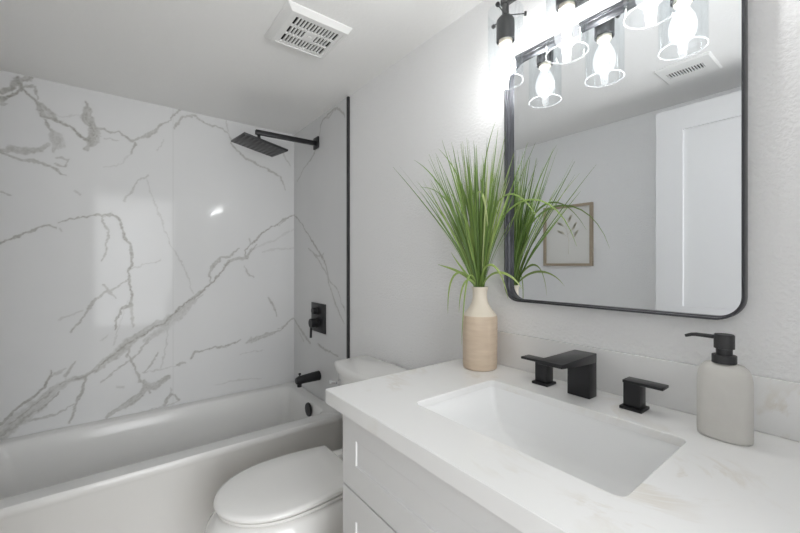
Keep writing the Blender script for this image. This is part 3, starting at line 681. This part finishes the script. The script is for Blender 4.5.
# ------------------------------------------------------------------ vanity
VX0, VX1 = 1.706, 2.560
van = thing('vanity_cabinet', 'white shaker vanity cabinet under the quartz countertop', 'cabinet', (2.12, -.28, 0))
FY = -.536
bm = bmesh.new()
box(bm, VX0, VX0 + .018, FY, -.002, 0, .862); box(bm, VX1 - .018, VX1, FY, -.002, 0, .862)
box(bm, VX0 + .018, VX1 - .018, -.014, -.002, .1, .862)
box(bm, VX0 + .018, VX1 - .018, FY, -.014, .09, .108); box(bm, VX0 + .018, VX1 - .018, -.49, -.475, 0, .09)
box(bm, VX0 + .018, VX1 - .018, FY, FY + .018, .84, .862)
obj('carcass', bm, M['cabinet'], van, smooth=0)
def shaker(x0, x1, z0, z1, y=FY - .0005, t=.019, st=.066, rec=.004):
    bm = bmesh.new()
    yf = y - t
    # one continuous front with a stepped recess
    o = [(x0, z0), (x1, z0), (x1, z1), (x0, z1)]
    i = [(x0 + st, z0 + st), (x1 - st, z0 + st), (x1 - st, z1 - st), (x0 + st, z1 - st)]
    vo = [bm.verts.new((a, yf, b)) for a, b in o]; vi = [bm.verts.new((a, yf, b)) for a, b in i]
    vr = [bm.verts.new((a + (.001 if a < (x0 + x1) / 2 else -.001), yf + rec, b + (.002 if b < (z0 + z1) / 2 else -.002))) for a, b in i]; vb = [bm.verts.new((a, y, b)) for a, b in o]
    for k in range(4):
        j = (k + 1) % 4
        bm.faces.new((vo[k], vo[j], vi[j], vi[k])); bm.faces.new((vi[k], vi[j], vr[j], vr[k])); bm.faces.new((vo[j], vo[k], vb[k], vb[j]))
    bm.faces.new(vr); bm.faces.new(vb[::-1])
    return bm
obj('drawer_front', shaker(VX0 + .002, VX1 - .002, .6645, .860), M['cabinet'], van, bevel=.0012, smooth=12)
obj('drawer_front', shaker(VX0 + .002, VX1 - .002, .390, .6595), M['cabinet'], van, bevel=.0012, smooth=12)
obj('drawer_front', shaker(VX0 + .002, VX1 - .002, .112, .384), M['cabinet'], van, bevel=.0012, smooth=12)

CX0, CX1, CY0, CY1, CZ0, CZ1 = 1.661, 2.580, -.583, -.001, .863, .900
SX0, SX1, SY0, SY1 = 1.884, 2.347, -.456, -.164
bm = bmesh.new()
Q = lambda a, b, c, d, r, z: rrect(a, b, c, d, r, z, 5, 8)
loft(bm, [Q(CX0, CX1, CY0, CY1, .004, CZ0), Q(CX0, CX1, CY0, CY1, .004, CZ1 - .002), Q(CX0 + .002, CX1 - .002, CY0 + .002, CY1 - .002, .004, CZ1),
          Q(SX0 - .0015, SX1 + .0015, SY0 - .0015, SY1 + .0015, .016, CZ1), Q(SX0, SX1, SY0, SY1, .015, CZ1 - .0015), Q(SX0, SX1, SY0, SY1, .015, .8815), Q(SX0 - .045, SX1 + .045, SY0 - .045, SY1 + .045, .015, .8815), Q(SX0 - .045, SX1 + .045, SY0 - .045, SY1 + .045, .015, CZ0)], ring=True)
tag(obj('countertop', bm, M['quartz'], smooth=30, loc=(2.12, -.29, CZ0)), 'white quartz countertop with faint tan veins and sink cutout', 'countertop')
tag(obj('backsplash', boxbm(1.764, CX1, -.012, -.0005, CZ1 + .0005, 1.010), M['quartz'], bevel=.0015, loc=(2.17, -.006, CZ1)),
    'low white quartz backsplash strip along the wall behind the faucet', 'backsplash')

sk = thing('sink', 'rectangular white undermount sink in the quartz countertop', 'sink', (2.115, -.31, .74))
bz = .8812
bm = bmesh.new()
# flange under the stone, then the bowl with a long rounded ramp at either end
loft(bm, [Q(SX0 - .03, SX1 + .03, SY0 - .03, SY1 + .03, .03, bz), Q(SX0 - .003, SX1 + .003, SY0 - .003, SY1 + .003, .014, bz),
          Q(SX0 + .001, SX1 - .001, SY0 - .001, SY1 + .001, .014, .872), Q(SX0 + .010, SX1 - .010, SY0 + .002, SY1 - .002, .014, .830),
          Q(SX0 + .022, SX1 - .022, SY0 + .005, SY1 - .005, .015, .795), Q(SX0 + .040, SX1 - .040, SY0 + .010, SY1 - .010, .018, .775),
          Q(SX0 + .070, SX1 - .070, SY0 + .020, SY1 - .020, .022, .763), Q(SX0 + .11, SX1 - .11, SY0 + .045, SY1 - .045, .026, .754),
          Q(SX0 + .16, SX1 - .16, SY0 + .085, SY1 - .085, .03, .748), Q(SX0 + .205, SX1 - .205, SY0 + .12, SY1 - .12, .02, .745),
          ], False, True)
b2 = obj('basin', bm, M['basin'], sk, smooth=60)
sm = b2.modifiers.new('wall_thickness', 'SOLIDIFY'); sm.thickness = .006; sm.offset = -1
bm = bmesh.new(); lathe(bm, [(0, .7458), (.022, .746), (.021, .750), (0, .751)], (2.115, -.31, 0), 28, close=False)
obj('drain', bm, M['black'], sk)

# faucet set: spout and two handles
fa = thing('faucet', 'matte black widespread faucet with square handles behind the sink', 'faucet', (2.105, -.075, CZ1))
so_ = obj('spout', boxbm(2.076, 2.133, -.102, -.064, CZ1 + .0003, 1.0), M['black'], fa, bevel=.0015)
bm = bmesh.new()
lp = []
for y, zt, zb, e in ((-.064, 1.009, .985, 0), (-.150, 1.0085, .990, .001), (-.236, 1.008, .9985, .003)):
    lp.append([(2.076 - e, y, zb), (2.133 + e, y, zb), (2.133 + e, y, zt), (2.076 - e, y, zt)])
loft(bm, lp, True, True)
obj('spout_blade', bm, M['black'], so_, bevel=.0012)
def handle(xc, s, label):
    h = obj('faucet_handle', boxbm(xc - .0175, xc + .0175, -.093, -.059, CZ1 + .007, .9605), M['black'], fa, bevel=.001)
    h['label'] = label
    obj('base_plate', boxbm(xc - .0235, xc + .0235, -.100, -.053, CZ1 + .0003, CZ1 + .007), M['black'], h, bevel=.001)
    a, b = (xc - .0185, xc + .062) if s > 0 else (xc - .062, xc + .0185)
    obj('lever', boxbm(a, b, -.095, -.057, .9605, .967), M['black'], h, bevel=.001)
handle(1.995, -1, 'handle left of the spout, lever pointing left')
handle(2.223, 1, 'handle right of the spout, lever pointing right')

# ------------------------------------------------------------------ soap dispenser
so = thing('soap_dispenser', 'pale concrete soap dispenser with black pump on the countertop', 'soap dispenser', (2.387, -.098, CZ1))
SC = (2.387, -.098)
bm = bmesh.new()
prof = [(.0, .9005), (.93, .9005), (.985, .903), (1.0, .908), (1.0, 1.002), (.985, 1.016), (.94, 1.027), (.86, 1.0355), (.72, 1.042), (.45, 1.0455), (0, 1.046)]
def oval(f, z):     # flattened bottle cross-section
    out = []
    for i in range(56):
        a = 2 * PI * i / 56; c, s = math.cos(a), math.sin(a)
        e = 2 / 2.5
        out.append((SC[0] + f * .0415 * math.copysign(abs(c) ** e, c), SC[1] + (.4 + .6 * f) * f * .027 * math.copysign(abs(s) ** e, s) if f < 1 else SC[1] + .027 * math.copysign(abs(s) ** e, s), z))
    return out
loft(bm, [oval(max(f, .02), z) for f, z in prof], True, True)
obj('bottle', bm, M['bottle'], so, smooth=60)
bm = bmesh.new(); lathe(bm, [(.019, 1.0445), (.019, 1.059), (.018, 1.060)], (*SC, 0), 32)
obj('collar', bm, M['blackmatte'], so)
bm = bmesh.new(); lathe(bm, [(.0125, 1.060), (.0125, 1.0715), (.0158, 1.0725), (.0158, 1.0975), (.0145, 1.0995)], (*SC, 0), 32)
ph = obj('pump_head', bm, M['blackmatte'], so)
bm = bmesh.new(); tube(bm, [(SC[0] - .010, SC[1], 1.0925), (SC[0] - .042, SC[1] - .004, 1.0935), (SC[0] - .050, SC[1] - .005, 1.0925), (SC[0] - .060, SC[1] - .006, 1.0885)], [.0042, .0038, .0035, .003], 10)
obj('nozzle', bm, M['blackmatte'], ph)

# ------------------------------------------------------------------ vase and grass
VC = (1.777, -.091)
ve = thing('vase', 'beige textured bottle vase with cream neck at the counter corner', 'vase', (*VC, CZ1))
bm = bmesh.new()
lathe(bm, [(.0, .9005), (.050, .9005), (.0535, .904), (.0545, .92), (.0555, 1.00), (.0555, 1.060), (.054, 1.070), (.050, 1.0735)], (*VC, 0), 48)
obj('vase_body', bm, M['vasebody'], ve)
bm = bmesh.new()
lathe(bm, [(.0535, 1.0705), (.051, 1.075), (.042, 1.086), (.033, 1.098), (.0265, 1.112), (.0235, 1.127), (.0230, 1.140), (.0245, 1.152), (.0268, 1.162),
           (.0248, 1.162), (.0225, 1.150), (.0205, 1.138), (.0205, 1.127), (.022, 1.11), (.02, 1.09)], (*VC, 0), 48, close=False)
obj('vase_neck', bm, M['vaseneck'], ve)

gr = thing('ornamental_grass', 'tall green artificial grass arrangement standing in the beige vase', 'plant', (*VC, 1.16))
rng = random.Random(11)
def clampy(p):
    x, y, z = p
    lim = -.012 if not (1.80 < x < 2.43 and 1.10 < z < 1.92) else -.042
    if y > lim: y = lim - (0.0 if y < lim else .15 * min(.03, y - lim))
    if z < .905: z = .905
    return Vector((x, y, z))
def blade(bm, lay, pts, w, tone, tip_tone, face):
    n = len(pts) - 1
    rows = []
    for i, p in enumerate(pts):
        t = (pts[min(i + 1, n)] - pts[max(i - 1, 0)]).normalized()
        s = t.cross(face)
        if s.length < 1e-3: s = Vector((1, 0, 0))
        s.normalize(); nn = s.cross(t)
        f = i / n
        ww = w * (0.55 + 0.9 * f if f < .5 else 1.0 * (1 - ((f - .5) / .5) ** 1.6)) + .00025
        rows.append(([p - s * ww, p + nn * ww * .35, p + s * ww], tone + (tip_tone - tone) * f))
    prev = None
    for r, tv in rows:
        vs = [bm.verts.new(clampy(q)) for q in r]
        for v in vs: v[lay] = tv
        if prev:
            for k in range(2): bm.faces.new((prev[k], prev[k + 1], vs[k + 1], vs[k]))
        prev = vs
def curve_pts(base, az, lean, length, droop, n=11):
    """start near vertical, lean over, bend with the blade's own weight"""
    p = Vector(base); out = [p.copy()]; th = lean * .45
    d = Vector((math.cos(az), math.sin(az), 0))
    for i in range(n):
        f = (i + 1) / n
        ang = th + (lean - th) * min(1, f * 2) + droop * f ** 2.2
        p = p + (Vector((0, 0, 1)) * math.cos(ang) + d * math.sin(ang)) * (length / n)
        out.append(p.copy())
    return out
bm = bmesh.new(); lay = bm.verts.layers.float.new('tone')
for i in range(200):
    a = rng.uniform(0, 2 * PI)
    if math.sin(a) > 0.3 and rng.random() < .6: a = -a          # less of the plant leans into the wall behind it
    r0 = .015 * math.sqrt(rng.random())
    base = (VC[0] + r0 * math.cos(a), VC[1] + r0 * math.sin(a), 1.145)
    kind = rng.random()
    if kind < .72:      # long thin upright blades
        lean = abs(rng.gauss(0, .25)); L = rng.uniform(.34, .50) ; dr = max(0, rng.gauss(.02, .10)); w = rng.uniform(.0012, .0024); n = 11
        t = rng.gauss(.36, .22); t1 = t + .12
    elif kind < .90:    # broader, shorter leaves round the middle
        lean = abs(rng.gauss(.06, .22)); L = rng.uniform(.20, .40); dr = max(0, rng.gauss(.10, .20)); w = rng.uniform(.0026, .0042); n = 11
        t = rng.gauss(.42, .15); t1 = t + .15
    else:               # wide leaning ones
        lean = rng.uniform(.36, .62); L = rng.uniform(.34, .50); dr = max(0, rng.gauss(.05, .12)); w = rng.uniform(.0012, .0020); n = 11
        t = rng.gauss(.25, .12); t1 = t + .15
    pts = curve_pts(base, a + rng.uniform(-.4, .4), min(lean, .62), L, dr, n)
    blade(bm, lay, pts, w, min(.9, max(.02, t)), min(1, max(.05, t1)), Vector((rng.uniform(-1, 1), -1, rng.uniform(-.2, .5))).normalized())
obj('foliage', bm, M['grass'], gr, smooth=80)
def bez(ps, n=16):
    ps = [Vector(p) for p in ps]; out = []
    for i in range(n + 1):
        q = ps[:]; t = i / n
        while len(q) > 1: q = [a.lerp(b, t) for a, b in zip(q, q[1:])]
        out.append(q[0])
    return out
B0 = (VC[0], VC[1], 1.14)
for ps, w, t0, t1 in (
    ([B0, (1.765, -.11, 1.34), (1.785, -.14, 1.56), (1.845, -.14, 1.50), (1.845, -.13, 1.30)], .0046, .70, .98),      # pale arch in front
    ([B0, (1.75, -.12, 1.215), (1.69, -.14, 1.22), (1.63, -.14, 1.235)], .0040, .55, .75),                         # low leaves to the left
    ([B0, (1.765, -.12, 1.22), (1.70, -.15, 1.25), (1.69, -.15, 1.17), (1.69, -.15, 1.07)], .0038, .50, .80),
    ([B0, (1.765, -.12, 1.19), (1.73, -.14, 1.23), (1.695, -.14, 1.275)], .0030, .45, .70),
    ([B0, (1.770, -.13, 1.22), (1.745, -.15, 1.19), (1.75, -.16, 1.08)], .0034, .60, .80),
    ([B0, (1.775, -.14, 1.25), (1.785, -.17, 1.22), (1.765, -.165, .98)], .0028, .60, .70),
    ([B0, (1.82, -.11, 1.22), (1.88, -.12, 1.23), (1.93, -.12, 1.20), (1.955, -.12, 1.165)], .0040, .60, .85),   # droops past the mirror edge
    ([B0, (1.80, -.12, 1.22), (1.84, -.13, 1.27), (1.885, -.12, 1.24), (1.90, -.11, 1.13)], .0036, .60, .85),
    ([B0, (1.80, -.08, 1.38), (1.90, -.09, 1.48), (2.05, -.10, 1.45), (2.10, -.10, 1.28)], .0030, .45, .65),      # long arching blades to the right
    ([B0, (1.80, -.10, 1.36), (1.86, -.12, 1.50), (1.95, -.13, 1.47), (2.02, -.13, 1.34)], .0030, .40, .65),
    ([B0, (1.72, -.09, 1.35), (1.62, -.10, 1.55), (1.452, -.10, 1.645)], .0026, .30, .45),                        # far left reaching blades
    ([B0, (1.73, -.09, 1.35), (1.64, -.10, 1.52), (1.49, -.10, 1.53)], .0024, .30, .45),
    ([B0, (1.74, -.08, 1.4), (1.70, -.08, 1.55), (1.58, -.09, 1.66)], .0026, .35, .45),
    ([B0, (1.80, -.12, 1.40), (1.84, -.16, 1.55), (1.90, -.17, 1.64)], .0026, .35, .5)):
    bm = bmesh.new(); lay = bm.verts.layers.float.new('tone')
    blade(bm, lay, bez(ps), w, t0, t1, Vector((.4, -1, .5)).normalized())
    obj('arching_leaf', bm, M['grass'], gr, smooth=80)

# ------------------------------------------------------------------ mirror
MX0, MX1, MZ0, MZ1 = 1.826, 2.405, 1.117, 1.893
mi = thing('wall_mirror', 'tall rounded rectangular mirror in black metal frame above the faucet', 'mirror', ((MX0 + MX1) / 2, -.001, MZ0))
def vrect(x0, x1, z0, z1, r, y): return [(p[0], y, p[1]) for p in rrect(x0, x1, z0, z1, r, 0, 10, 4)]
bm = bmesh.new()
ins = lambda d, y: vrect(MX0 + d, MX1 - d, MZ0 + d, MZ1 - d, .050 - d, y)
loft(bm, [ins(0, -.001), ins(0, -.010), ins(0, -.028), ins(.001, -.030), ins(.0040, -.030), ins(.0050, -.029), ins(.0050, -.019), ins(.0062, -.0185), ins(.0070, -.0175), ins(.0070, -.006), ins(.0070, -.001)], ring=True)
obj('frame', bm, M['blackframe'], mi, smooth=40)
bm = bmesh.new()
loft(bm, [ins(.0068, -.0015), ins(.0068, -.006)], True, True)
obj('mirror_glass', bm, M['mirror'], mi, smooth=0)

# ------------------------------------------------------------------ vanity light
LY = -.112
vl = thing('vanity_light', 'black three lamp vanity light with clear glass cylinder shades', 'wall lamp', (2.08, -.001, 2.01))
bm = bmesh.new(); box(bm, 2.02, 2.14, -.022, -.001, 1.955, 2.075)
obj('back_plate', bm, M['black'], vl, bevel=.004)
obj('support_arm', boxbm(2.07, 2.09, LY + .009, -.022, 2.003, 2.021), M['black'], vl, bevel=.002)
obj('cross_bar', boxbm(1.880, 2.280, LY - .009, LY + .009, 2.003, 2.021), M['black'], vl, bevel=.002)
bulb_parts = []
for lx in (1.892, 2.080, 2.268):
    c = (lx, LY, 0)
    bm = bmesh.new()
    lathe(bm, [(.010, 2.003), (.010, 1.972), (.018, 1.968), (.0255, 1.958), (.0262, 1.952), (.0262, 1.897), (.0245, 1.895), (.0220, 1.897), (.0220, 1.93)], c, 32)
    soc = obj('lamp_holder', bm, M['black'], vl)
    for k in range(3):
        a = PI * .25 + k * 2 * PI / 3
        d = Vector((math.cos(a), math.sin(a), 0)); p = Vector((lx, LY, 1.974))
        bm = bmesh.new(); tube(bm, [p + d * .009, p + d * .054], .0016, 8); tube(bm, [p + d * .054, p + d * .060], .0062, 14)
        obj('thumb_screw', bm, M['black'], soc)
    bm = bmesh.new()
    ro, ri = .0510, .0490
    lathe(bm, [(ro, 1.985), (ro, 1.778), (ro - .0005, 1.7755), (ri + .0005, 1.7755), (ri, 1.778), (ri, 1.985), ((ri + ro) / 2, 1.9858), (ro, 1.985)], c, 56, close=False)
    gs = obj('glass_shade', bm, M['glass'], vl, smooth=45); gs['label'] = 'clear glass cylinder shade open at the bottom'
    bm = bmesh.new()
    lathe(bm, [(.0512, 1.7765), (.0512, 1.7745), (.050, 1.7735), (.0488, 1.7745), (.0488, 1.7765), (.050, 1.7775), (.0512, 1.7765)], c, 56, close=False)
    obj('shade_rim', bm, M['rim'], gs, smooth=80)  # extra pale ring, its edge highlight put into the material
    bm = bmesh.new()
    prof = [(.0125, 1.885), (.0135, 1.877), (.019, 1.866), (.0255, 1.852), (.0295, 1.836), (.030, 1.826), (.0285, 1.813), (.024, 1.802), (.016, 1.7945), (.006, 1.7915), (.0008, 1.7912)]
    lathe(bm, prof, c, 36, close=False)
    bu = obj('bulb', bm, M['bulbglass'], vl, smooth=80)
    bm = bmesh.new(); lathe(bm, [(.0195, 1.9), (.0195, 1.888), (.014, 1.882), (.0125, 1.8815)], c, 28)
    obj('bulb_base', bm, M['bulbbase'], bu)
    bm = bmesh.new()
    lathe(bm, [(.0010, 1.872), (.006, 1.868), (.0105, 1.856), (.0115, 1.840), (.0105, 1.824), (.006, 1.812), (.0010, 1.809)], c, 20)
    obj('filament', bm, M['filament'], bu, smooth=80)

# ------------------------------------------------------------------ ceiling fittings
ef = thing('exhaust_fan', 'square white ceiling exhaust fan grille beside the shower', 'exhaust fan', (1.168, -.417, ZC))
a0, a1, b0, b1 = 1.034, 1.302, -.548, -.288
g0, g1, h0, h1, gz = 1.066, 1.272, -.514, -.310, ZC - .018
bm = bmesh.new()
loft(bm, [rrect(a0, a1, b0, b1, .004, ZC - .0003, 2, 1), rrect(a0, a1, b0, b1, .004, ZC - .004, 2, 1), rrect(g0 - .012, g1 + .012, h0 - .012, h1 + .012, .004, gz - .002, 2, 1),
          rrect(g0, g1, h0, h1, .003, gz - .002, 2, 1), rrect(g0, g1, h0, h1, .003, ZC - .0003, 2, 1)], ring=True)
obj('bezel', bm, M['plastic'], ef, smooth=25)
bm = bmesh.new(); box(bm, g0, g1, h0, h1, ZC - .003, ZC - .0004)  # flat panel under the ceiling, duct shade put into its colour
obj('duct_shade_panel', bm, M['dark'], ef, smooth=0)['label'] = 'dark panel standing in for the shade behind the grille'
bm = bmesh.new()
e = .014
box(bm, g0, g1, h0, h0 + e, gz, gz + .006); box(bm, g0, g1, h1 - e, h1, gz, gz + .006)
box(bm, g0, g0 + e, h0 + e, h1 - e, gz, gz + .006); box(bm, g1 - e, g1, h0 + e, h1 - e, gz, gz + .006)
ux0, ux1, uy0, uy1 = g0 + e, g1 - e, h0 + e, h1 - e
for i in (1, 2):
    x = ux0 + (ux1 - ux0) * i / 3; box(bm, x - .005, x + .005, uy0, uy1, gz, gz + .006)
for i in range(1, 13):
    y = uy0 + (uy1 - uy0) * i / 13; box(bm, ux0, ux1, y - .0032, y + .0032, gz + .0003, gz + .0057)
cx, cy = (ux0 + ux1) / 2, (uy0 + uy1) / 2
box(bm, cx - .031, cx + .031, cy - .022, cy + .022, gz - .0006, gz + .0054)
gl = obj('grille', bm, M['plastic'], ef, smooth=0)
bm = bmesh.new(); lathe(bm, [(0, -.0016), (.008, -.0014), (.009, -.0006)], (cx, cy, gz), 24, close=False)
obj('centre_badge', bm, M['plastic'], gl)

rg = thing('air_register', 'white louvred ceiling air register seen in the mirror', 'air vent', (2.01, -1.145, ZC))
bm = bmesh.new()
r0 = (1.902, 2.118, -1.252, -1.037); s0 = (1.932, 2.075, -1.172, -1.112)
loft(bm, [rrect(*r0, .004, ZC - .0003, 2, 1), rrect(r0[0], r0[1], r0[2], r0[3], .004, ZC - .003, 2, 1), rrect(r0[0] + .008, r0[1] - .008, r0[2] + .008, r0[3] - .008, .004, ZC - .008, 2, 1),
          rrect(*s0, .002, ZC - .008, 2, 1), rrect(*s0, .002, ZC - .0003, 2, 1)], ring=True)
obj('register_frame', bm, M['plastic'], rg, smooth=25)
obj('duct_shade_panel', boxbm(*s0, ZC - .002, ZC - .0004), M['dark'], rg, smooth=0)  # flat dark panel in place of the shaded hollow above the louvres
bm = bmesh.new()
for i in range(13):
    x = s0[0] + (s0[1] - s0[0]) * (i + .5) / 13; box(bm, x - .0016, x + .0016, s0[2], s0[3], ZC - .0075, ZC - .0022)
obj('louvre', bm, M['plastic'], rg, smooth=0)

# ------------------------------------------------------------------ framed print on the opposite wall (seen in the mirror)
pf = thing('framed_print', 'tan framed botanical print on the wall, reflected in the mirror', 'picture', (1.19, YL, 1.44))
px0, px1, pz0, pz1, fw = 1.012, 1.374, 1.224, 1.660, .018
bm = bmesh.new()
def prect(d, y): return [(p[0], y, p[1]) for p in rrect(px0 + d, px1 - d, pz0 + d, pz1 - d, .0015, 0, 2, 1)]
loft(bm, [prect(0, YL + .0005), prect(0, YL + .022), prect(fw, YL + .022), prect(fw, YL + .0005)], ring=True)
obj('picture_frame', bm, M['tan'], pf, smooth=25)
obj('mat_board', boxbm(px0 + fw, px1 - fw, YL + .001, YL + .008, pz0 + fw, pz1 - fw), M['paper'], pf, smooth=0)
bm = bmesh.new()
yb = YL + .0086
tube(bm, [(1.20, yb, 1.31), (1.205, yb, 1.40), (1.19, yb, 1.48), (1.175, yb, 1.56)], [.0015, .0012, .001, .0007], 6)
for (sx, sz, ex, ez) in ((1.205, 1.40, 1.26, 1.455), (1.20, 1.43, 1.14, 1.475), (1.195, 1.45, 1.25, 1.51), (1.188, 1.49, 1.135, 1.535), (1.182, 1.52, 1.215, 1.565)):
    tube(bm, [(sx, yb, sz), (ex, yb, ez)], .0008, 6)
    ax, az = ex - sx, ez - sz; L = math.hypot(ax, az); ax /= L; az /= L
    for k in (-.4, .35, 1.0):
        lx_, lz_ = ex + (k - .6) * ax * .02 - az * .006 * k, ez + (k - .6) * az * .02 + ax * .006 * k
        n = 10; ring = []
        for i in range(n):
            t = 2 * PI * i / n; u, v = .017 * math.cos(t), .0075 * math.sin(t)
            ring.append((lx_ + u * ax - v * az, lz_ + u * az + v * ax))
        vf = [bm.verts.new((p[0], yb + .0006, p[1])) for p in ring]; vb = [bm.verts.new((p[0], yb - .0005, p[1])) for p in ring]
        bm.faces.new(vf); bm.faces.new(vb[::-1])
        for i in range(n): bm.faces.new((vf[i], vf[(i + 1) % n], vb[(i + 1) % n], vb[i]))
obj('pressed_sprig', bm, M['sepia'], pf, smooth=0)['label'] = 'sepia sprig of small leaves'
